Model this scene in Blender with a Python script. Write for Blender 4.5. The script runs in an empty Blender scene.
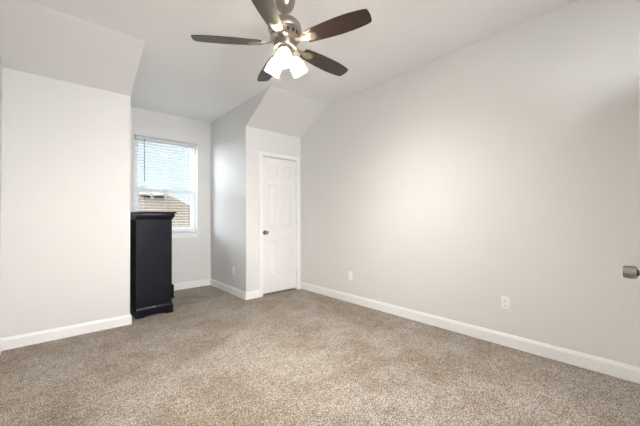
import bpy, bmesh, math
from mathutils import Vector, Matrix

S = bpy.context.scene
COL = S.collection
PI = math.pi

# ------------------------------------------------------------------ camera
HC = 1.13
CX, CY = -2.9639, -3.8041
YAW, PITCH, ROLL = math.radians(41.5339), math.radians(0.8863), math.radians(-0.3605)
FPX = 299.95
fw = Vector((math.sin(YAW)*math.cos(PITCH), math.cos(YAW)*math.cos(PITCH), math.sin(PITCH)))
rt = Vector((math.cos(YAW), -math.sin(YAW), 0))
up = rt.cross(fw)
Rv = math.cos(ROLL)*rt + math.sin(ROLL)*up
Uv = -math.sin(ROLL)*rt + math.cos(ROLL)*up
cam_d = bpy.data.cameras.new('camera')
cam_d.sensor_width = 36.0
cam_d.lens = FPX*36.0/640.0
cam_d.clip_start = 0.02
cam = bpy.data.objects.new('camera', cam_d)
M = Matrix((Rv, Uv, -fw)).transposed().to_4x4()
M.translation = Vector((CX, CY, HC))
cam.matrix_world = M
COL.objects.link(cam)
S.camera = cam

# ------------------------------------------------------------------ world, sun, area lights, exposure
S.view_settings.view_transform = 'Standard'
S.view_settings.look = 'None'
S.view_settings.gamma = 1.0
S.view_settings.use_curve_mapping = False
S.view_settings.exposure = 2.3

W = bpy.data.worlds.new('sky')
S.world = W
W.use_nodes = True
wn = W.node_tree.nodes
bg = wn['Background']
bg.inputs[0].default_value = (0.86, 0.94, 1.0, 1)
bg.inputs[1].default_value = 0.235


def lamp(name, kind, loc, rot, energy, color=(1, 1, 1), **kw):
    l = bpy.data.lights.new(name, kind)
    l.energy = energy
    l.color = color
    for k, v in kw.items():
        setattr(l, k, v)
    o = bpy.data.objects.new(name, l)
    o.location = loc
    o.rotation_euler = rot
    COL.objects.link(o)
    return o


sd = Vector((0.50, -0.85, -0.33)).to_track_quat('-Z', 'Y').to_euler()
lamp('sun', 'SUN', (-6, 8, 6), sd, 6.2, (0.95, 0.975, 1.0), angle=math.radians(80))   # low hazy sun behind thin cloud, left of the window
# daylight portal in the window opening (guides the sky light through the pane)
pl = lamp('window_daylight', 'AREA', (-1.64, 1.395, 1.64), (math.radians(-90), 0, 0), 1.0, shape='RECTANGLE', size=0.9, size_y=1.5)
pl.data.cycles.is_portal = True
# added fill lamp in the unseen hall beyond the open entry door
lamp('hall_fill', 'AREA', (0.55, -4.2, 2.35), (0, math.radians(15), 0), 10, (1, 0.96, 0.9), size=0.7)
# soft fill lamp added behind the camera, aimed at the window recess
fd = (Vector((-1.45, 0.6, 1.75)) - Vector((-2.55, -6.45, 1.25))).to_track_quat('-Z', 'Y').to_euler()
lamp('front_fill', 'AREA', (-2.55, -6.45, 1.25), fd, 6.3, (0.98, 0.99, 1.0), shape='RECTANGLE', size=1.3, size_y=1.7, spread=math.radians(72))
# extra lamp added behind the camera, aimed up so the ceiling returns soft fill
lamp('bounce_fill', 'AREA', (-2.2, -5.5, 1.0), (math.radians(180), 0, 0), 14, (0.97, 0.985, 1.0), size=0.6, spread=math.radians(95))
BULB = 560.0

# ------------------------------------------------------------------ helpers


def obj(name, bm, mat, parent=None, smooth=False, bevel=0.0, seg=2):
    bmesh.ops.recalc_face_normals(bm, faces=bm.faces)
    me = bpy.data.meshes.new(name)
    bm.to_mesh(me)
    bm.free()
    if smooth:
        for p in me.polygons:
            p.use_smooth = True
        try:
            me.set_sharp_from_angle(angle=math.radians(35))
        except Exception:
            pass
    if mat:
        me.materials.append(mat)
    o = bpy.data.objects.new(name, me)
    COL.objects.link(o)
    if parent:
        o.parent = parent
    if bevel:
        b = o.modifiers.new('bevel', 'BEVEL')
        b.width = bevel
        b.segments = seg
        b.limit_method = 'ANGLE'
    return o


def tag(o, label=None, cat=None, group=None, kind=None):
    if label:
        o['label'] = label
    if cat:
        o['category'] = cat
    if group:
        o['group'] = group
    if kind:
        o['kind'] = kind
    return o


def empty(name, loc, rz=0.0):
    o = bpy.data.objects.new(name, None)
    o.empty_display_size = 0.1
    o.location = loc
    o.rotation_euler = (0, 0, rz)
    COL.objects.link(o)
    return o


def box(bm, x0, x1, y0, y1, z0, z1):
    v = [bm.verts.new((x, y, z)) for x in (x0, x1) for y in (y0, y1) for z in (z0, z1)]
    for f in ((0, 1, 3, 2), (4, 6, 7, 5), (0, 4, 5, 1), (2, 3, 7, 6), (0, 2, 6, 4), (1, 5, 7, 3)):
        bm.faces.new([v[i] for i in f])
    return v


def boxed(*a):
    bm = bmesh.new()
    box(bm, *a)
    return bm


def loft(bm, A, B):
    a = [bm.verts.new(p) for p in A]
    b = [bm.verts.new(p) for p in B]
    n = len(a)
    bm.faces.new(a)
    bm.faces.new(b[::-1])
    for i in range(n):
        j = (i+1) % n
        bm.faces.new((a[i], b[i], b[j], a[j]))
    return bm


def lathe(bm, prof, n=32, mat=None):
    """prof: list of (radius, z) revolved about z; mat: optional Matrix"""
    rings = []
    for r, z in prof:
        if r < 1e-6:
            p = Vector((0, 0, z))
            rings.append([bm.verts.new(mat @ p if mat else p)])
        else:
            ring = []
            for i in range(n):
                a = 2*PI*i/n
                p = Vector((r*math.cos(a), r*math.sin(a), z))
                ring.append(bm.verts.new(mat @ p if mat else p))
            rings.append(ring)
    for A, B in zip(rings, rings[1:]):
        for i in range(n):
            j = (i+1) % n
            if len(A) == 1 and len(B) == 1:
                continue
            if len(A) == 1:
                bm.faces.new((A[0], B[i], B[j]))
            elif len(B) == 1:
                bm.faces.new((A[i], B[0], A[j]))
            else:
                bm.faces.new((A[i], B[i], B[j], A[j]))
    return bm


def tube(bm, pts, r, n=10):
    pts = [Vector(p) for p in pts]
    rings = []
    for i, p in enumerate(pts):
        d = (pts[min(i+1, len(pts)-1)] - pts[max(i-1, 0)]).normalized()
        a = d.orthogonal().normalized() if i == 0 else (rings_a - d*rings_a.dot(d)).normalized()
        rings_a = a
        b = d.cross(a)
        rings.append([bm.verts.new(p + r*(math.cos(2*PI*k/n)*a + math.sin(2*PI*k/n)*b)) for k in range(n)])
    for A, B in zip(rings, rings[1:]):
        for k in range(n):
            bm.faces.new((A[k], A[(k+1) % n], B[(k+1) % n], B[k]))
    bm.faces.new(rings[0][::-1])
    bm.faces.new(rings[-1])
    return bm


# ------------------------------------------------------------------ materials


def mat(name, color, rough=0.5, metal=0.0, spec=0.5, coat=0.0):
    m = bpy.data.materials.new(name)
    m.use_nodes = True
    p = m.node_tree.nodes['Principled BSDF']
    p.inputs['Base Color'].default_value = (*color, 1)
    p.inputs['Roughness'].default_value = rough
    p.inputs['Metallic'].default_value = metal
    p.inputs['Specular IOR Level'].default_value = spec
    p.inputs['Coat Weight'].default_value = coat
    return m


def nodes(m):
    nt = m.node_tree
    return nt, nt.nodes, nt.links, nt.nodes['Principled BSDF']


def noise(nt, scale, detail=2, rough=0.5, vec=None):
    n = nt.nodes.new('ShaderNodeTexNoise')
    n.inputs['Scale'].default_value = scale
    n.inputs['Detail'].default_value = detail
    n.inputs['Roughness'].default_value = rough
    if vec is not None:
        nt.links.new(vec, n.inputs['Vector'])
    return n


def ramp(nt, fac, stops):
    r = nt.nodes.new('ShaderNodeValToRGB')
    cr = r.color_ramp
    while len(cr.elements) < len(stops):
        cr.elements.new(0.5)
    for e, (p, c) in zip(cr.elements, stops):
        e.position = p
        e.color = (*c, 1)
    nt.links.new(fac, r.inputs[0])
    return r


def mixc(nt, mode, fac, a, b):
    n = nt.nodes.new('ShaderNodeMix')
    n.data_type = 'RGBA'
    n.blend_type = mode
    if isinstance(fac, float):
        n.inputs[0].default_value = fac
    else:
        nt.links.new(fac, n.inputs[0])
    for s, v in ((6, a), (7, b)):
        if isinstance(v, tuple):
            n.inputs[s].default_value = (*v, 1)
        else:
            nt.links.new(v, n.inputs[s])
    return n.outputs[2]


def obj_coords(nt):
    t = nt.nodes.new('ShaderNodeTexCoord')
    return t.outputs['Object']


def bump(nt, height, strength, dist):
    b = nt.nodes.new('ShaderNodeBump')
    b.inputs['Strength'].default_value = strength
    b.inputs['Distance'].default_value = dist
    nt.links.new(height, b.inputs['Height'])
    nt.links.new(b.outputs[0], nt.nodes['Principled BSDF'].inputs['Normal'])


def paint(name, color, rough=0.6, tex=True):
    m = mat(name, color, rough, spec=0.3)
    nt, N, L, P = nodes(m)
    v = obj_coords(nt)
    if tex:
        n = noise(nt, 130, 3, 0.6, v)
        bump(nt, n.outputs[0], 0.12, 0.002)
    n2 = noise(nt, 1.3, 2, 0.5, v)
    c = tuple(x*0.975 for x in color)
    L.new(mixc(nt, 'MIX', n2.outputs[0], color, c), P.inputs['Base Color'])
    return m


M_wall = paint('wall_paint', (0.772, 0.764, 0.750), 0.7)
M_ceil = paint('ceiling_paint', (0.90, 0.90, 0.90), 0.8)
M_trim = mat('white_trim_paint', (0.90, 0.90, 0.895), 0.35)
M_door = mat('white_door_paint', (0.84, 0.825, 0.815), 0.4)
M_vinyl = mat('white_vinyl', (0.85, 0.86, 0.88), 0.35)
M_slat = mat('blind_slat_white', (0.68, 0.70, 0.72), 0.45)
M_wand = mat('blind_wand_clear_grey', (0.25, 0.27, 0.29), 0.25)
M_plate = mat('outlet_plastic', (0.91, 0.91, 0.905), 0.3)
M_slot = mat('outlet_slot', (0.05, 0.05, 0.05), 0.6)
M_knob = mat('satin_nickel', (0.34, 0.32, 0.30), 0.25, 1.0)
M_hinge = mat('hinge_nickel', (0.70, 0.68, 0.66), 0.35, 1.0)
M_nickel = mat('brushed_nickel', (0.38, 0.345, 0.30), 0.30, 1.0)
M_dark = mat('motor_slot_dark', (0.02, 0.018, 0.016), 0.6)
M_black = mat('black_lacquer', (0.006, 0.0075, 0.013), 0.24, spec=0.28)
M_cback = mat('black_backing_board', (0.012, 0.012, 0.014), 0.55)

# carpet
M_carpet = mat('carpet', (0.4, 0.33, 0.26), 0.95, spec=0.1)
nt, N, L, P = nodes(M_carpet)
v = obj_coords(nt)
n1 = noise(nt, 120, 3, 0.75, v)
r1 = ramp(nt, n1.outputs[0], [(0.37, (0.07, 0.05, 0.037)), (0.46, (0.275, 0.228, 0.187)), (0.545, (0.455, 0.40, 0.345)), (0.64, (0.78, 0.725, 0.66))])
nm = noise(nt, 34, 4, 0.7, v)
rm = ramp(nt, nm.outputs[0], [(0.34, (0.60, 0.56, 0.52)), (0.53, (1.0, 1.0, 1.0)), (0.68, (1.15, 1.15, 1.15))])
c = mixc(nt, 'MULTIPLY', 1.0, r1.outputs[0], rm.outputs[0])
n2 = noise(nt, 1.6, 4, 0.62, v)
r2 = ramp(nt, n2.outputs[0], [(0.38, (0.80, 0.74, 0.68)), (0.58, (1.06, 1.08, 1.10))])
c = mixc(nt, 'MULTIPLY', 1.0, c, r2.outputs[0])
n3 = noise(nt, 7, 4, 0.65, v)
r3 = ramp(nt, n3.outputs[0], [(0.35, (0.80, 0.78, 0.76)), (0.58, (1.0, 1.0, 1.0))])
c = mixc(nt, 'MULTIPLY', 1.0, c, r3.outputs[0])
L.new(c, P.inputs['Base Color'])
P.inputs['Sheen Weight'].default_value = 0.15
n4 = noise(nt, 110, 3, 0.7, v)
bump(nt, n4.outputs[0], 0.6, 0.008)

# dark walnut fan blade
M_blade = mat('walnut_blade', (0.06, 0.03, 0.018), 0.42, spec=0.6, coat=0.15)
M_blade.node_tree.nodes['Principled BSDF'].inputs['Coat Roughness'].default_value = 0.35
nt, N, L, P = nodes(M_blade)
v = obj_coords(nt)
mp = N.new('ShaderNodeMapping')
mp.inputs['Scale'].default_value = (3, 45, 10)
L.new(v, mp.inputs[0])
n1 = noise(nt, 2.0, 4, 0.6, mp.outputs[0])
r1 = ramp(nt, n1.outputs[0], [(0.35, (0.011, 0.005, 0.003)), (0.65, (0.042, 0.019, 0.010))])
L.new(r1.outputs[0], P.inputs['Base Color'])

# frosted glass shade (lit by its bulb) and the bulb
M_shade = bpy.data.materials.new('frosted_glass')
M_shade.use_nodes = True
nt = M_shade.node_tree
nt.nodes.remove(nt.nodes['Principled BSDF'])
out = nt.nodes['Material Output']
tr = nt.nodes.new('ShaderNodeBsdfTranslucent')
tr.inputs[0].default_value = (1.0, 0.96, 0.88, 1)
df = nt.nodes.new('ShaderNodeBsdfDiffuse')
df.inputs[0].default_value = (0.9, 0.88, 0.84, 1)
mx = nt.nodes.new('ShaderNodeMixShader')
mx.inputs[0].default_value = 0.5
nt.links.new(df.outputs[0], mx.inputs[1])
nt.links.new(tr.outputs[0], mx.inputs[2])
nt.links.new(mx.outputs[0], out.inputs[0])

M_bulb = mat('lit_bulb', (1, 1, 1), 0.4)
P = M_bulb.node_tree.nodes['Principled BSDF']
P.inputs['Emission Color'].default_value = (1.0, 0.93, 0.84, 1)
P.inputs['Emission Strength'].default_value = BULB

# window glass: clear pane
M_glass = bpy.data.materials.new('window_glass')
M_glass.use_nodes = True
nt = M_glass.node_tree
nt.nodes.remove(nt.nodes['Principled BSDF'])
t_ = nt.nodes.new('ShaderNodeBsdfTransparent')
t_.inputs[0].default_value = (0.93, 0.96, 0.97, 1)
g_ = nt.nodes.new('ShaderNodeBsdfGlossy')
g_.inputs['Roughness'].default_value = 0.02
mx = nt.nodes.new('ShaderNodeMixShader')
mx.inputs[0].default_value = 0.012
nt.links.new(t_.outputs[0], mx.inputs[1])
nt.links.new(g_.outputs[0], mx.inputs[2])
nt.links.new(mx.outputs[0], nt.nodes['Material Output'].inputs[0])

# neighbour's roof shingles
M_roof = mat('tan_shingles', (0.5, 0.4, 0.3), 0.9, spec=0.1)
nt, N, L, P = nodes(M_roof)
v = obj_coords(nt)
br = N.new('ShaderNodeTexBrick')
br.inputs['Scale'].default_value = 1.0
br.inputs['Color1'].default_value = (0.47, 0.355, 0.26, 1)
br.inputs['Color2'].default_value = (0.41, 0.305, 0.222, 1)
br.inputs['Mortar'].default_value = (0.27, 0.20, 0.145, 1)
br.inputs['Mortar Size'].default_value = 0.012
br.inputs['Brick Width'].default_value = 0.30
br.inputs['Row Height'].default_value = 0.14
L.new(v, br.inputs['Vector'])
n1 = noise(nt, 6, 3, 0.6, v)
r1 = ramp(nt, n1.outputs[0], [(0.3, (0.85, 0.85, 0.85)), (0.7, (1, 1, 1))])
L.new(mixc(nt, 'MULTIPLY', 1.0, br.outputs[0], r1.outputs[0]), P.inputs['Base Color'])
M_brick = mat('tan_brick_wall', (0.55, 0.42, 0.32), 0.9, spec=0.1)
M_fascia = mat('white_fascia', (0.8, 0.8, 0.78), 0.6)
M_ventm = mat('white_vent_metal', (0.85, 0.85, 0.85), 0.5)
M_ventd = mat('vent_throat_dark', (0.03, 0.022, 0.018), 0.8)
M_lawn = mat('lawn', (0.12, 0.16, 0.06), 0.95, spec=0.1)

# ------------------------------------------------------------------ room dimensions
XL, XR = -3.3102, 0.0            # left and right wall
DL, DR = -2.350, -0.9691         # dormer cheeks
D = 1.2643                       # window wall
H = 2.7657                       # flat ceiling
YL, KL, SL = -0.0224, 2.462, 0.6766   # left knee wall: plane, height, run of its slope
KR, SR = 2.4176, 0.6614          # right knee wall (plane y = 0)
YF = -6.60                       # wall behind the camera
T = 0.1


def struct(name, bm, m, label, cat, parent=None, **kw):
    o = obj(name, bm, m, parent, **kw)
    if parent is None:
        tag(o, label, cat, kind='structure')
    return o


# floor and ceiling
struct('floor', boxed(XL-T, XR+1.4, YF-T, D+T, -0.1, 0.0), M_carpet,
       'beige and brown flecked cut pile carpet covering the room', 'floor')
struct('ceiling', boxed(XL-T, XR+1.4, YF-T, D+T, H, H+0.1), M_ceil,
       'flat white ceiling over room and window recess', 'ceiling')
# walls
struct('wall_left', boxed(XL-T, XL, YF, YL+T, 0, H), M_wall, 'plain off white wall at the left edge of the photo', 'wall')
struct('wall_front', boxed(XL-T, XR+T, YF-T, YF, 0, H), M_wall, 'plain off white wall behind the camera', 'wall')
# right wall with the entry doorway behind the camera
EY0, EY1, EZ = -4.590, -3.762, 2.05
bm = bmesh.new()
poly = [(T+0.0, 0), (EY1, 0), (EY1, EZ), (EY0, EZ), (EY0, 0), (YF, 0), (YF, H), (T, H)]
loft(bm, [(0, y, z) for y, z in poly], [(T, y, z) for y, z in poly])
struct('wall_right', bm, M_wall, 'long blank off white wall along the right side', 'wall')
# back wall, left of the recess (mitred at the recess corner)
bm = bmesh.new()
loft(bm, [(XL, YL, 0), (DL, YL, 0), (DL, YL, KL), (XL, YL, KL)],
     [(XL, YL+T, 0), (DL-T, YL+T, 0), (DL-T, YL+T, KL), (XL, YL+T, KL)])
struct('wall_back_left', bm, M_wall, 'off white knee wall left of the window recess', 'wall')
bm = bmesh.new()
loft(bm, [(XL, YL, KL), (DL, YL, KL), (DL, YL-SL, H), (XL, YL-SL, H)],
     [(XL, YL+T, KL), (DL-T, YL+T, KL), (DL-T, YL-SL+T, H), (XL, YL-SL+T, H)])
struct('ceiling', bm, M_wall, 'sloped greige ceiling above the left knee wall', 'sloped ceiling')
bm = bmesh.new()
loft(bm, [(DL, YL, 0), (DL, D, 0), (DL, D, H), (DL, YL-SL, H), (DL, YL, KL)],
     [(DL-T, YL+T, 0), (DL-T, D, 0), (DL-T, D, H), (DL-T, YL-SL+T, H), (DL-T, YL+T, KL)])
struct('wall_dormer_left', bm, M_wall, 'left side wall of the window recess behind the black chest', 'wall')
# back wall, right of the recess, with the closet doorway
CX0, CX1, CZ = -0.716, -0.084, 2.046
bm = bmesh.new()
A = [(DR, 0), (CX0, 0), (CX0, CZ), (CX1, CZ), (CX1, 0), (0, 0), (0, KR), (DR, KR)]
B = [(DR+T, 0)] + A[1:-1] + [(DR+T, KR)]
loft(bm, [(x, 0, z) for x, z in A], [(x, T, z) for x, z in B])
struct('wall_back_right', bm, M_wall, 'narrow off white wall around the closet door', 'wall')
bm = bmesh.new()
loft(bm, [(DR, 0, KR), (0, 0, KR), (0, -SR, H), (DR, -SR, H)],
     [(DR+T, T, KR), (0, T, KR), (0, -SR+T, H), (DR+T, -SR+T, H)])
struct('ceiling', bm, M_wall, 'small sloped greige ceiling above the closet door', 'sloped ceiling')
bm = bmesh.new()
loft(bm, [(DR, 0, 0), (DR, D, 0), (DR, D, H), (DR, -SR, H), (DR, 0, KR)],
     [(DR+T, T, 0), (DR+T, D, 0), (DR+T, D, H), (DR+T, -SR+T, H), (DR+T, T, KR)])
struct('wall_dormer_right', bm, M_wall, 'right side wall of the window recess with an outlet', 'wall')
# window wall
WX0, WX1, WZ0, WZ1 = -2.092, -1.192, 0.900, 2.362
bm = bmesh.new()
outer = [(DL-T, 0), (DR+T, 0), (DR+T, H), (DL-T, H)]
inner = [(WX0, WZ0), (WX1, WZ0), (WX1, WZ1), (WX0, WZ1)]
TW = 0.16
vs = {}
for tagk, ring in (('o', outer), ('i', inner)):
    for k, (x, z) in enumerate(ring):
        for s, y in ((0, D), (1, D+TW)):
            vs[tagk, k, s] = bm.verts.new((x, y, z))
for k in range(4):
    j = (k+1) % 4
    for s in (0, 1):
        bm.faces.new((vs['o', k, s], vs['o', j, s], vs['i', j, s], vs['i', k, s]))
    bm.faces.new((vs['o', k, 0], vs['o', j, 0], vs['o', j, 1], vs['o', k, 1]))
    bm.faces.new((vs['i', k, 0], vs['i', j, 0], vs['i', j, 1], vs['i', k, 1]))
struct('wall_window', bm, M_wall, 'off white wall at the end of the recess around the window', 'wall')
# closet shell behind the closet door
bm = bmesh.new()
box(bm, CX0-0.1, CX1+0.1, T+0.6, T+0.65, 0, H)
box(bm, CX0-0.12, CX0-0.1, T, T+0.65, 0, H)
box(bm, CX1+0.1, CX1+0.12, T, T+0.65, 0, H)
struct('wall_closet', bm, M_wall, 'closet walls hidden behind the closet door', 'wall')
# hall beyond the entry doorway
bm = bmesh.new()
box(bm, 1.3, 1.4, YF-T, -2.9, 0, H)
box(bm, T, 1.3, -3.0, -2.9, 0, H)
box(bm, T, 1.3, YF-T, YF, 0, H)
struct('wall_hall', bm, M_wall, 'hall walls beyond the open entry door', 'wall')

# ------------------------------------------------------------------ baseboards
PROF = [(0.0, 0.0), (0.014, 0.0), (0.014, 0.082), (0.0125, 0.088), (0.0095, 0.093), (0.0085, 0.099), (0.006, 0.104), (0.0, 0.106)]


def offset_corners(path, d):
    """path: plan points, room on the LEFT of the walking direction; offset by d into the room"""
    out_ = []
    n = len(path)
    for i in range(n):
        p = Vector(path[i])
        ds = []
        if i > 0:
            ds.append((p - Vector(path[i-1])).normalized())
        if i < n-1:
            ds.append((Vector(path[i+1]) - p).normalized())
        ns = [Vector((-e.y, e.x)) for e in ds]
        if len(ns) == 1:
            out_.append(p + ns[0]*d)
        else:
            b = (ns[0]+ns[1]).normalized()
            out_.append(p + b*(d/b.dot(ns[0])))
    return out_


def baseboards(path, names):
    rows = [offset_corners(path, d) for d, z in PROF]
    for i, (nm, lab) in enumerate(names):
        bm = bmesh.new()
        A = [(rows[k][i].x, rows[k][i].y, PROF[k][1]) for k in range(len(PROF))]
        B = [(rows[k][i+1].x, rows[k][i+1].y, PROF[k][1]) for k in range(len(PROF))]
        loft(bm, A, B)
        struct(nm, bm, M_trim, lab, 'baseboard')


baseboards([(0, -3.716), (0, 0), (-0.030, 0)],
           [('baseboard_right', 'long white baseboard along the right wall'),
            ('baseboard_back', 'tiny white baseboard piece between closet casing and right wall')])
baseboards([(-0.766, 0), (DR, 0), (DR, D), (DL, D), (DL, YL), (XL, YL), (XL, YF)],
           [('baseboard_back_right', 'short white baseboard between the recess corner and closet door'),
            ('baseboard_dormer_right', 'white baseboard under the outlet in the window recess'),
            ('baseboard_window', 'white baseboard below the window'),
            ('baseboard_dormer_left', 'white baseboard behind the black chest'),
            ('baseboard_back_left', 'white baseboard along the left knee wall'),
            ('baseboard_left', 'white baseboard along the left edge wall')])

# ------------------------------------------------------------------ doors


def casing(name, x0, x1, ztop, w, label, cat='door casing', xf=None):
    """mitred door casing around an opening x0..x1 in plane y=0, protruding to -y; xf maps points"""
    prof = [(0.0, 0.0), (0.0, 0.010), (0.010, 0.014), (w*0.55, 0.016), (w-0.012, 0.020), (w-0.003, 0.018), (w, 0.0)]
    bm = bmesh.new()
    rows = []
    for o_, t in prof:
        pts = [(x0-o_, -t, 0), (x0-o_, -t, ztop+o_), (x1+o_, -t, ztop+o_), (x1+o_, -t, 0)]
        rows.append([bm.verts.new(xf @ Vector(p) if xf else p) for p in pts])
    n = len(rows)
    for k in range(n):
        a, b = rows[k], rows[(k+1) % n]
        for i in range(3):
            bm.faces.new((a[i], a[i+1], b[i+1], b[i]))
    bm.faces.new([r[0] for r in rows])
    bm.faces.new([r[3] for r in rows])
    return struct(name, bm, M_trim, label, cat)


def panel_leaf(w, z0, z1, th):
    """six panel door leaf, x 0..w, front face at y=0 looking to -y, back at th"""
    bm = bmesh.new()
    st, mu = w*0.16, w*0.15
    pw = (w - 2*st - mu)/2
    xs = [0, st, st+pw, st+pw+mu, w-st, w]
    h = z1-z0
    zr = [0, 0.115, 0.395, 0.485, 0.795, 0.85, 0.945, 1.0]
    zs = [z0 + h*f for f in zr]
    pz = (1, 3, 5)
    px = (1, 3)
    for face, sgn in ((0.0, 1), (th, -1)):
        for i in range(5):
            for j in range(7):
                a, b, c_, d_ = xs[i], xs[i+1], zs[j], zs[j+1]
                loops = [(0.0, 0.0)]
                if i in px and j in pz:
                    loops += [(0.006, 0.007), (0.016, 0.010), (0.024, 0.010), (0.045, 0.003)]
                prev = None
                for ins, dep in loops:
                    y = face + sgn*dep
                    q = [bm.verts.new(p) for p in ((a+ins, y, c_+ins), (b-ins, y, c_+ins), (b-ins, y, d_-ins), (a+ins, y, d_-ins))]
                    if prev:
                        for k in range(4):
                            bm.faces.new((prev[k], prev[(k+1) % 4], q[(k+1) % 4], q[k]))
                    prev = q
                bm.faces.new(prev)
    for q in (((0, 0, z0), (0, th, z0), (0, th, z1), (0, 0, z1)), ((w, 0, z0), (w, th, z0), (w, th, z1), (w, 0, z1)),
              ((0, 0, z0), (w, 0, z0), (w, th, z0), (0, th, z0)), ((0, 0, z1), (w, 0, z1), (w, th, z1), (0, th, z1))):
        bm.faces.new([bm.verts.new(p) for p in q])
    bmesh.ops.remove_doubles(bm, verts=bm.verts, dist=1e-5)
    return bm


KNOB = [(0.0, 0.0), (0.032, 0.0), (0.033, 0.004), (0.029, 0.008), (0.014, 0.010), (0.0125, 0.016), (0.0125, 0.024),
        (0.020, 0.029), (0.0275, 0.034), (0.0295, 0.041), (0.028, 0.050), (0.0265, 0.060), (0.0225, 0.063), (0.0, 0.0635)]


BARREL = [(0.0, 0.0), (0.034, 0.0), (0.035, 0.004), (0.029, 0.007), (0.014, 0.008), (0.014, 0.021), (0.021, 0.024), (0.030, 0.028), (0.033, 0.036),
          (0.0325, 0.054), (0.031, 0.072), (0.028, 0.077), (0.0, 0.078)]


def knob(parent, x, z, y=0.0, sgn=-1, prof=KNOB):
    bm = bmesh.new()
    rot = Matrix.Rotation(PI/2 if sgn < 0 else -PI/2, 4, 'X')
    lathe(bm, prof, 32, Matrix.Translation((x, y, z)) @ rot)
    o = obj('knob', bm, M_knob, parent, smooth=True)
    tag(o, label='round satin nickel door knob')
    return o


# closet door in the back wall
d1 = empty('door_1', (-0.705, 0.006, 0.0))
tag(d1, 'closed white six panel closet door right of the window recess', 'door', kind='structure')
LW = 0.610
obj('leaf', panel_leaf(LW, 0.030, 2.027, 0.035), M_door, d1)
knob(d1, 0.040, 0.918)
for hz in (0.22, 1.02, 1.80):
    bm = bmesh.new()
    lathe(bm, [(0, 0), (0.0055, 0), (0.0055, 0.085), (0, 0.085)], 12, Matrix.Translation((LW+0.004, -0.004, hz)))
    obj('hinge', bm, M_hinge, d1)
bm = bmesh.new()    # jamb lining and stop, behind the casing
box(bm, CX0, CX0+0.0075, 0, T, 0, CZ)
box(bm, CX1-0.0075, CX1, 0, T, 0, CZ)
box(bm, CX0, CX1, 0, T, CZ-0.010, CZ)
struct('trim_1', bm, M_trim, 'white jamb lining inside the closet doorway', 'door jamb')
casing('trim_2', CX0+0.008, CX1-0.008, CZ-0.008, 0.058, 'white moulded casing framing the closet door')

# entry door: opens inward from the right wall behind the camera, seen edge on at the right
d2 = empty('door_2', (-0.030, -3.768, 0.0), math.radians(179.0))
tag(d2, 'open white entry door at the right edge, only its knob in view', 'door', kind='structure')
obj('leaf', panel_leaf(0.800, 0.016, 2.032, 0.035), M_door, d2)
# after the half turn the leaf's front (-y) looks towards the room's back wall (+y)
knob(d2, 0.735, 0.842, 0.0, -1, BARREL)
knob(d2, 0.735, 0.842, 0.035, 1, BARREL)
bm = bmesh.new()
lathe(bm, [(0, 0), (0.0055, 0), (0.0055, 0.085), (0, 0.085)], 12, Matrix.Translation((0.006, 0.040, 1.0)))
obj('hinge', bm, M_hinge, d2)
casing('trim_3', EY0+0.006, EY1-0.006, EZ-0.006, 0.042, 'white casing of the entry doorway at the right edge',
       xf=Matrix(((0, 1, 0, 0), (1, 0, 0, 0), (0, 0, 1, 0), (0, 0, 0, 1))))

# ------------------------------------------------------------------ window
w1 = empty('window_1', ((WX0+WX1)/2, D, WZ0))
tag(w1, 'white single hung window in the recess, closed', 'window', kind='structure')
cxw = (WX0+WX1)/2


def wpart(name, boxes, m, parent=w1, bevel=0.0):
    bm = bmesh.new()
    for b in boxes:
        box(bm, b[0]-cxw, b[1]-cxw, b[2]-D, b[3]-D, b[4]-WZ0, b[5]-WZ0)
    return obj(name, bm, m, parent, bevel=bevel)


FY0, FY1 = D+0.085, D+0.150
fwd = 0.035
wpart('window_frame', [(WX0, WX0+fwd, FY0, FY1, WZ0, WZ1), (WX1-fwd, WX1, FY0, FY1, WZ0, WZ1),
                       (WX0+fwd, WX1-fwd, FY0, FY1, WZ0, WZ0+0.04), (WX0+fwd, WX1-fwd, FY0, FY1, WZ1-fwd, WZ1)], M_vinyl)
ZM = 1.575
sx0, sx1 = WX0+fwd, WX1-fwd
us = wpart('upper_sash', [(sx0, sx0+0.028, FY0+0.035, FY1-0.005, ZM-0.02, WZ1-fwd), (sx1-0.028, sx1, FY0+0.035, FY1-0.005, ZM-0.02, WZ1-fwd),
                          (sx0+0.028, sx1-0.028, FY0+0.035, FY1-0.005, WZ1-fwd-0.03, WZ1-fwd), (sx0+0.028, sx1-0.028, FY0+0.035, FY1-0.005, ZM-0.02, ZM+0.02)], M_vinyl)
ls = wpart('lower_sash', [(sx0, sx0+0.035, FY0+0.005, FY0+0.033, WZ0+0.04, ZM+0.025), (sx1-0.035, sx1, FY0+0.005, FY0+0.033, WZ0+0.04, ZM+0.025),
                          (sx0+0.035, sx1-0.035, FY0+0.005, FY0+0.033, ZM-0.045, ZM+0.040), (sx0+0.035, sx1-0.035, FY0+0.005, FY0+0.033, WZ0+0.04, WZ0+0.085)], M_vinyl)
wpart('pane', [(sx0+0.026, sx1-0.026, FY0+0.046, FY0+0.049, ZM+0.018, WZ1-fwd-0.028)], M_glass, us)
wpart('pane', [(sx0+0.033, sx1-0.033, FY0+0.017, FY0+0.020, WZ0+0.083, ZM-0.043)], M_glass, ls)
# stool and apron
bm = boxed(WX0-0.035, WX1+0.035, D-0.030, D+0.085, WZ0-0.020, WZ0+0.002)
struct('trim_4', bm, M_trim, 'white window sill board under the window', 'window sill', bevel=0.006)
bm = boxed(WX0-0.015, WX1+0.015, D-0.012, D, WZ0-0.078, WZ0-0.020)
struct('trim_5', bm, M_trim, 'white apron moulding below the window sill', 'window apron', bevel=0.003)

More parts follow.
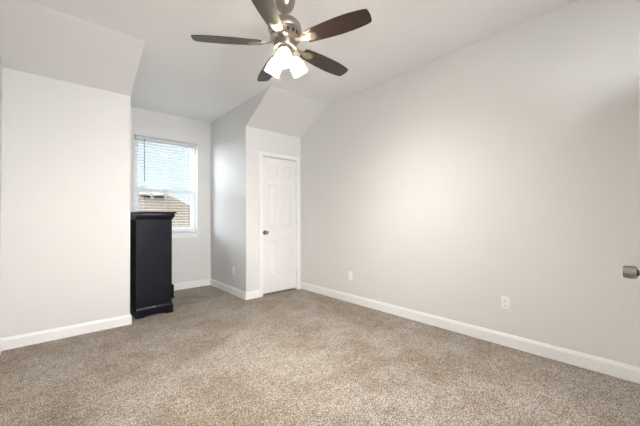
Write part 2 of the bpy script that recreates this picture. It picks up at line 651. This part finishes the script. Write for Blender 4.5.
# blind
BX0, BX1 = WX0+0.022, WX1-0.060
BY = D+0.045
bl = empty('window_blind', ((BX0+BX1)/2, BY, WZ0+0.004))
tag(bl, 'lowered white horizontal slat blind with its slats open in the window', 'blind')
bcx, bz = (BX0+BX1)/2, WZ0+0.004


def bpart(name, m, boxes, bevel=0.0):
    bm = bmesh.new()
    for b in boxes:
        box(bm, b[0]-bcx, b[1]-bcx, b[2]-BY, b[3]-BY, b[4]-bz, b[5]-bz)
    return obj(name, bm, m, bl, bevel=bevel)


bpart('headrail', M_slat, [(BX0-0.006, BX1+0.006, BY-0.030, BY+0.030, WZ1-0.055, WZ1-0.004)], 0.003)
bpart('bottom_rail', M_slat, [(BX0, BX1, BY-0.026, BY+0.026, WZ0+0.006, WZ0+0.026)], 0.003)
bm = bmesh.new()
zz = WZ0+0.065
while zz < WZ1-0.07:
    prof = []
    tilt = math.radians(3)
    top, bot = [], []
    for k in range(7):
        u = -0.025 + 0.05*k/6
        crown = 0.0025*(1-(u/0.025)**2)
        yy, z_ = u*math.cos(tilt), u*math.sin(tilt)+crown
        top.append((yy, z_+0.0012))
        bot.append((yy, z_-0.0012))
    ring = top + bot[::-1]
    loft(bm, [(BX0-bcx, y, zz+z-bz) for y, z in ring], [(BX1-bcx, y, zz+z-bz) for y, z in ring])
    zz += 0.0432
obj('slats', bm, M_slat, bl, smooth=True)
for f in (0.12, 0.5, 0.88):
    x = BX0 + f*(BX1-BX0)
    bm = bmesh.new()
    for dy in (-0.0265, 0.0265):
        tube(bm, [(x-bcx, dy, WZ0+0.02-bz), (x-bcx, dy, WZ1-0.05-bz)], 0.0009, 6)
    obj('ladder_cord', bm, M_slat, bl)
bm = bmesh.new()
tube(bm, [(-1.960-bcx, -0.036, 2.325-bz), (-1.958-bcx, -0.040, 1.690-bz)], 0.0052, 8)
tag(obj('wand', bm, M_wand, bl), label='dark grey tilt wand')

# ------------------------------------------------------------------ outlets


def outlet(label, loc, rz):
    e = empty('wall_outlet', loc, rz)
    tag(e, label, 'outlet', 'duplex outlets on the walls')
    w, h, t = 0.035, 0.0575, 0.006
    bm = bmesh.new()
    loft(bm, [(-w, 0, -h), (w, 0, -h), (w, 0, h), (-w, 0, h)], [(-w+0.004, -t, -h+0.004), (w-0.004, -t, -h+0.004), (w-0.004, -t, h-0.004), (-w+0.004, -t, h-0.004)])
    obj('cover_plate', bm, M_plate, e)
    for s in (-1, 1):
        zc = s*0.0195
        bm = bmesh.new()
        ring = []
        for k in range(24):
            a = 2*PI*k/24
            x = max(-0.0165, min(0.0165, 0.0175*math.cos(a)*1.15))
            z = max(-0.0125, min(0.0125, 0.0175*math.sin(a)))
            ring.append((x, z))
        loft(bm, [(x, -t+0.001, zc+z) for x, z in ring], [(x, -t-0.0035, zc+z) for x, z in ring])
        rcp = obj('receptacle', bm, M_plate, e)
        bm = bmesh.new()
        box(bm, -0.0075, -0.0055, -t-0.0042, -t-0.003, zc-0.001, zc+0.008)
        box(bm, 0.0055, 0.0075, -t-0.0042, -t-0.003, zc-0.001, zc+0.008)
        lathe(bm, [(0, 0), (0.0028, 0), (0.0028, 0.001), (0, 0.001)], 10,
              Matrix.Translation((0, -t-0.0034, zc-0.007)) @ Matrix.Rotation(PI/2, 4, 'X'))
        obj('slots', bm, M_slot, rcp)
    bm = bmesh.new()
    lathe(bm, [(0, 0), (0.003, 0), (0.0025, 0.0012), (0, 0.0014)], 12, Matrix.Translation((0, -t, 0)) @ Matrix.Rotation(PI/2, 4, 'X'))
    obj('screw', bm, M_plate, e)
    return e


outlet('white duplex outlet low on the right wall, nearest the camera', (0, -2.902, 0.370), -PI/2)
outlet('white outlet low on the right wall, nearer the closet door', (0, -1.062, 0.352), -PI/2)
outlet('white outlet low on the side wall of the window recess', (DR, 0.395, 0.346), -PI/2)

# ------------------------------------------------------------------ black chest of drawers
CHX0, CHX1, CHY0, CHY1 = -2.270, -1.893, 0.118, 0.990
ch = empty('chest_of_drawers', ((CHX0+CHX1)/2, (CHY0+CHY1)/2, 0))
tag(ch, 'tall black chest of drawers seen from its side in front of the window', 'chest of drawers')
ccx, ccy = (CHX0+CHX1)/2, (CHY0+CHY1)/2
hx, hy = (CHX1-CHX0)/2, (CHY1-CHY0)/2


def ring_sections(bm, secs):
    """stack of rectangular sections (x0,x1,y0,y1,z)"""
    rs = [[bm.verts.new(p) for p in ((a, c, z), (b, c, z), (b, d, z), (a, d, z))] for a, b, c, d, z in secs]
    for A, B in zip(rs, rs[1:]):
        for k in range(4):
            bm.faces.new((A[k], A[(k+1) % 4], B[(k+1) % 4], B[k]))
    bm.faces.new(rs[0][::-1])
    bm.faces.new(rs[-1])


bm = bmesh.new()    # carcass: two sides, top, bottom and front rails
box(bm, -hx, hx, -hy, -hy+0.02, 0.095, 1.14)
box(bm, -hx, hx, hy-0.02, hy, 0.095, 1.14)
box(bm, -hx+0.006, hx, -hy+0.02, hy-0.02, 0.10, 0.13)
box(bm, -hx+0.006, hx, -hy+0.02, hy-0.02, 1.115, 1.14)
DZ = [0.150, 0.340, 0.530, 0.720, 0.910, 1.105]
for z in DZ[1:-1]:
    box(bm, -hx+0.05, hx-0.004, -hy+0.02, hy-0.02, z-0.010, z+0.010)
obj('carcass', bm, M_black, ch, bevel=0.002)
obj('back_panel', boxed(-hx, -hx+0.006, -hy+0.02, hy-0.02, 0.10, 1.14), M_cback, ch)
# moulded top: cove under an overhanging slab (overhang at front and sides, flush at back)
secs = []
for e, z in ((0.001, 1.118), (0.006, 1.122), (0.007, 1.130), (0.012, 1.136), (0.021, 1.146), (0.025, 1.162), (0.026, 1.174), (0.023, 1.186), (0.020, 1.192)):
    secs.append((-hx-0.001, hx+e, -hy-e*0.9, hy+e*0.9, z))
bm = bmesh.new()
ring_sections(bm, secs)
obj('cornice', bm, M_black, ch, smooth=True)
bm = bmesh.new()
ring_sections(bm, [(-hx-0.002, hx+0.043, -hy-0.028, hy+0.028, 1.192), (-hx-0.002, hx+0.046, -hy-0.031, hy+0.031, 1.196),
                   (-hx-0.002, hx+0.046, -hy-0.031, hy+0.031, 1.208), (-hx-0.002, hx+0.043, -hy-0.028, hy+0.028, 1.212)])
obj('top', bm, M_black, ch)
# base: moulded cap and bracket feet with an arched cut-out
bm = bmesh.new()
secs = [(-hx-0.001, hx+e, -hy-e, hy+e, z) for e, z in ((0.010, 0.072), (0.012, 0.078), (0.0115, 0.090), (0.008, 0.100), (0.004, 0.108), (0.001, 0.112))]
ring_sections(bm, secs)
obj('base_moulding', bm, M_black, ch, smooth=True)


def apron(length):
    pts = [(-length/2, 0.0), (-length/2, 0.0745), (length/2, 0.0745), (length/2, 0.0), (length/2-0.075, 0.0)]
    for k in range(13):
        a = k/12
        x = (length/2-0.085)*(1-2*a)
        pts.append((x, 0.006+0.012*math.sin(PI*a)**0.5))
    pts.append((-length/2+0.075, 0.0))
    return pts


for sy in (-1, 1):
    bm = bmesh.new()
    L_ = 2*hx+0.012
    ya, yb = sy*(hy+0.012), sy*(hy-0.010)
    loft(bm, [(x+0.006, ya, z) for x, z in apron(L_)], [(x+0.006, yb, z) for x, z in apron(L_)])
    obj('side_bracket_base', bm, M_black, ch)
bm = bmesh.new()
L_ = 2*hy-0.020
loft(bm, [(hx+0.012, y, z) for y, z in apron(L_)], [(hx-0.010, y, z) for y, z in apron(L_)])
obj('front_bracket_base', bm, M_black, ch)
for k in range(5):
    z0, z1 = DZ[k]+0.013, DZ[k+1]-0.013
    out_ = 0.026 if k == 0 else 0.0
    bm = bmesh.new()
    box(bm, hx-0.018+out_, hx-0.001+out_, -hy+0.006 if k == 0 else -hy+0.024, hy-0.024, z0, z1)
    dr = obj('drawer', bm, M_black, ch, bevel=0.003)
    bm = bmesh.new()
    box(bm, -hx+0.05+out_, hx-0.020+out_, -hy+0.035, -hy+0.047, z0+0.008, z1-0.03)
    box(bm, -hx+0.05+out_, hx-0.020+out_, hy-0.047, hy-0.035, z0+0.008, z1-0.03)
    box(bm, -hx+0.05+out_, hx-0.020+out_, -hy+0.047, hy-0.047, z0+0.008, z0+0.016)
    box(bm, -hx+0.05+out_, -hx+0.06+out_, -hy+0.047, hy-0.047, z0+0.016, z1-0.03)
    obj('drawer_box', bm, M_cback, dr)

# ------------------------------------------------------------------ ceiling fan
FX, FYY = -1.7346, -2.0506
fan = empty('ceiling_fan', (FX, FYY, H))
tag(fan, 'five blade ceiling fan with three lit frosted glass lamps', 'ceiling fan')


def fz(z):
    return z-H


bm = bmesh.new()
lathe(bm, [(0, 0), (0.072, 0), (0.074, -0.012), (0.074, -0.070), (0.071, -0.098), (0.062, -0.125), (0.046, -0.148), (0.032, -0.158), (0.027, -0.162), (0, -0.162)], 40)
obj('canopy', bm, M_nickel, fan, smooth=True)
bm = bmesh.new()
lathe(bm, [(0, fz(2.64)), (0.021, fz(2.635)), (0.027, fz(2.62)), (0.022, fz(2.606)), (0, fz(2.60))], 24)
tag(obj('hanger_ball', bm, M_dark, fan, smooth=True), label='dark hanger ball')
bm = bmesh.new()
lathe(bm, [(0, fz(2.625)), (0.0135, fz(2.625)), (0.0135, fz(2.575)), (0.024, fz(2.574)), (0.026, fz(2.560)), (0.030, fz(2.550)), (0, fz(2.550))], 24)
obj('downrod', bm, M_nickel, fan, smooth=True)
bm = bmesh.new()
lathe(bm, [(0, fz(2.556)), (0.035, fz(2.556)), (0.060, fz(2.548)), (0.090, fz(2.530)), (0.112, fz(2.505)), (0.119, fz(2.485)), (0.120, fz(2.468)),
           (0.116, fz(2.458)), (0.103, fz(2.454)), (0.098, fz(2.450)), (0.097, fz(2.418)), (0.103, fz(2.414)), (0.105, fz(2.404)), (0.098, fz(2.396)),
           (0.082, fz(2.390)), (0.080, fz(2.352)), (0.076, fz(2.340)), (0.058, fz(2.334)), (0, fz(2.332))], 48)
mh = obj('motor_housing', bm, M_nickel, fan, smooth=True)
bm = bmesh.new()
for k in range(16):
    a = 2*PI*k/16
    m4 = Matrix.Rotation(a, 4, 'Z')
    vsx = box(bm, 0.0925, 0.0985, -0.0095, 0.0095, fz(2.4205), fz(2.4475))
    bmesh.ops.transform(bm, matrix=m4, verts=vsx)
tag(obj('vent_slots', bm, M_dark, mh), label='dark slots around the motor')
bm = bmesh.new()
lathe(bm, [(0, fz(2.334)), (0.056, fz(2.334)), (0.060, fz(2.325)), (0.058, fz(2.305)), (0.048, fz(2.290)), (0.030, fz(2.282)), (0.012, fz(2.276)), (0, fz(2.274))], 32)
obj('light_fitter', bm, M_nickel, fan, smooth=True)

ZB = 2.372
A0 = 5.0589


def blade_outline():
    pts = []
    # (r, half width) leaf shaped with a squared rounded tip
    prof = [(0.165, 0.040), (0.185, 0.050), (0.25, 0.0575), (0.34, 0.0645), (0.42, 0.0680), (0.50, 0.0670), (0.565, 0.0620), (0.605, 0.0560), (0.622, 0.0520), (0.631, 0.0450), (0.6355, 0.0300), (0.637, 0.0150)]
    up_ = [(r, w) for r, w in prof]
    dn = [(r, -w) for r, w in reversed(prof)]
    return up_ + [(0.638, 0.0)] + dn


for k in range(5):
    ang = A0 + k*2*PI/5
    pivot = bpy.data.objects.new('blade', None)
    # blade mesh in its own frame: x along the blade, pitched about x
    bm = bmesh.new()
    ol = blade_outline()
    loft(bm, [(x, y, 0.003) for x, y in ol], [(x, y, -0.003) for x, y in ol])
    b = obj('blade', bm, M_blade, fan, bevel=0.0015)
    bpy.data.objects.remove(pivot)
    b.location = (0, 0, fz(ZB))
    b.rotation_euler = (Matrix.Rotation(ang, 3, 'Z') @ Matrix.Rotation(math.radians(-12), 3, 'X')).to_euler()
    # iron: arm and rounded medallion under the blade
    bm = bmesh.new()
    for p0, p1, w0, w1, za, zb in ((0.075, 0.135, 0.016, 0.013, 0.018, 0.004), (0.135, 0.185, 0.013, 0.022, 0.004, -0.006)):
        loft(bm, [(p0, -w0, za), (p0, w0, za), (p0, w0, za-0.006), (p0, -w0, za-0.006)],
             [(p1, -w1, zb), (p1, w1, zb), (p1, w1, zb-0.006), (p1, -w1, zb-0.006)])
    ringp = []
    for i in range(28):
        a = 2*PI*i/28
        ringp.append((0.212+0.046*math.cos(a), (0.031+0.004*math.cos(a))*math.sin(a)))
    loft(bm, [(x, y, -0.0035) for x, y in ringp], [(x, y, -0.0075) for x, y in ringp])
    inner_ = [(0.212+(x-0.212)*0.72, y*0.72) for x, y in ringp]
    loft(bm, [(x, y, -0.0075) for x, y in ringp], [(x, y, -0.0125) for x, y in inner_])
    io = obj('blade_iron', bm, M_nickel, b)
    tag(io, label='brushed nickel blade bracket')

# three lamps
to_cam = math.atan2(CY-FYY, CX-FX)
for k in range(3):
    a = to_cam - math.radians(6) + k*2*PI/3
    tiltm = Matrix.Rotation(a, 4, 'Z') @ Matrix.Translation((0.047, 0, fz(2.312))) @ Matrix.Rotation(math.radians(-32), 4, 'Y')
    # local -z is the lamp axis (outwards and down)
    bm = bmesh.new()
    lathe(bm, [(0, 0.012), (0.016, 0.012), (0.017, -0.010), (0.027, -0.014), (0.029, -0.034), (0.026, -0.036), (0, -0.036)], 24, tiltm)
    obj('lamp_socket', bm, M_nickel, fan, smooth=True)
    bm = bmesh.new()
    prof = [(0.024, -0.030), (0.033, -0.036), (0.043, -0.054), (0.050, -0.078), (0.054, -0.104), (0.0555, -0.132), (0.057, -0.146)]
    inn = [(r-0.003, z) for r, z in reversed(prof)]
    lathe(bm, prof + inn, 36, tiltm)
    sh = obj('lamp_shade', bm, M_shade, fan, smooth=True)
    tag(sh, label='lit frosted white glass bell shade')
    bm = bmesh.new()
    lathe(bm, [(0, -0.036), (0.012, -0.038), (0.014, -0.052), (0.022, -0.066), (0.028, -0.084), (0.027, -0.100), (0.018, -0.113), (0, -0.117)], 20, tiltm)
    obj('bulb', bm, M_bulb, sh, smooth=True)

# ------------------------------------------------------------------ outside the window
struct('ground', boxed(-25, 25, D+1.2, 40, -3.3, -3.2), M_lawn, 'green lawn far below outside the window', 'ground')
EZR, RZ, RY, EY = -0.05, 2.04, 8.0, 4.95     # eave height, ridge height, ridge y, eave y
nh = empty('neighboring_house', (-4.0, 8.0, -3.2))
tag(nh, 'neighboring house with tan shingle roof seen through the window', 'house')
ox, oy, oz = -4.0, 8.0, -3.2
rise = RZ-EZR
run = RY-EY
x_end = 0.04
sl = math.atan2(rise, run)
slope_len = math.hypot(rise, run)
# the front slope is its own mesh in slope coordinates so the courses follow the pitch
bm = bmesh.new()
xa, xb = -9.0, x_end
pts = [(xa-run, 0), (xb+run, 0), (xb, slope_len), (xa, slope_len)]
loft(bm, [(x-ox, s, 0) for x, s in pts], [(x-ox, s, -0.05) for x, s in pts])
rf = obj('roof', bm, M_roof, nh)
rf.location = (0, EY-oy, EZR-oz)
rf.rotation_euler = (sl, 0, 0)
bm = bmesh.new()    # back slope and hip ends
P_ = lambda x, y, z: (x-ox, y-oy, z-oz)
vv = [bm.verts.new(p) for p in (P_(xa, RY, RZ), P_(xb, RY, RZ), P_(xb+run, EY, EZR), P_(xb+run, RY+run, EZR), P_(xa-run, RY+run, EZR), P_(xa-run, EY, EZR))]
bm.faces.new((vv[0], vv[1], vv[3], vv[4]))
bm.faces.new((vv[1], vv[2], vv[3]))
bm.faces.new((vv[0], vv[4], vv[5]))
obj('roof_back', bm, M_roof, nh)
obj('wall', boxed(xa-run+0.4-ox, xb+run-0.4-ox, EY+0.4-oy, RY+run-0.4-oy, 0, EZR+0.1-oz), M_brick, nh)
obj('fascia', boxed(xa-run-ox, xb+run-ox, EY-0.02-oy, EY+0.0-oy, EZR-0.16-oz, EZR-oz), M_fascia, nh)


def vent(x0, x1, yv):
    zr = EZR + (yv-EY)/run*rise
    bm = bmesh.new()
    box(bm, x0-ox, x1-ox, yv-0.02-oy, yv+0.30-oy, zr-0.05-oz, zr+0.13-oz)
    b = obj('roof_vent', bm, M_ventd, nh)
    bm = bmesh.new()
    loft(bm, [P_(x0-0.01, yv-0.04, zr+0.13), P_(x1+0.01, yv-0.04, zr+0.13), P_(x1+0.01, yv+0.31, zr+0.17), P_(x0-0.01, yv+0.31, zr+0.17)],
         [P_(x0-0.01, yv-0.04, zr+0.16), P_(x1+0.01, yv-0.04, zr+0.16), P_(x1+0.01, yv+0.31, zr+0.20), P_(x0-0.01, yv+0.31, zr+0.20)])
    h = obj('vent_hood', bm, M_ventm, b)
    tag(h, label='white vent hood')


vent(-0.78, -0.52, 7.68)
vent(-0.38, -0.10, 7.68)
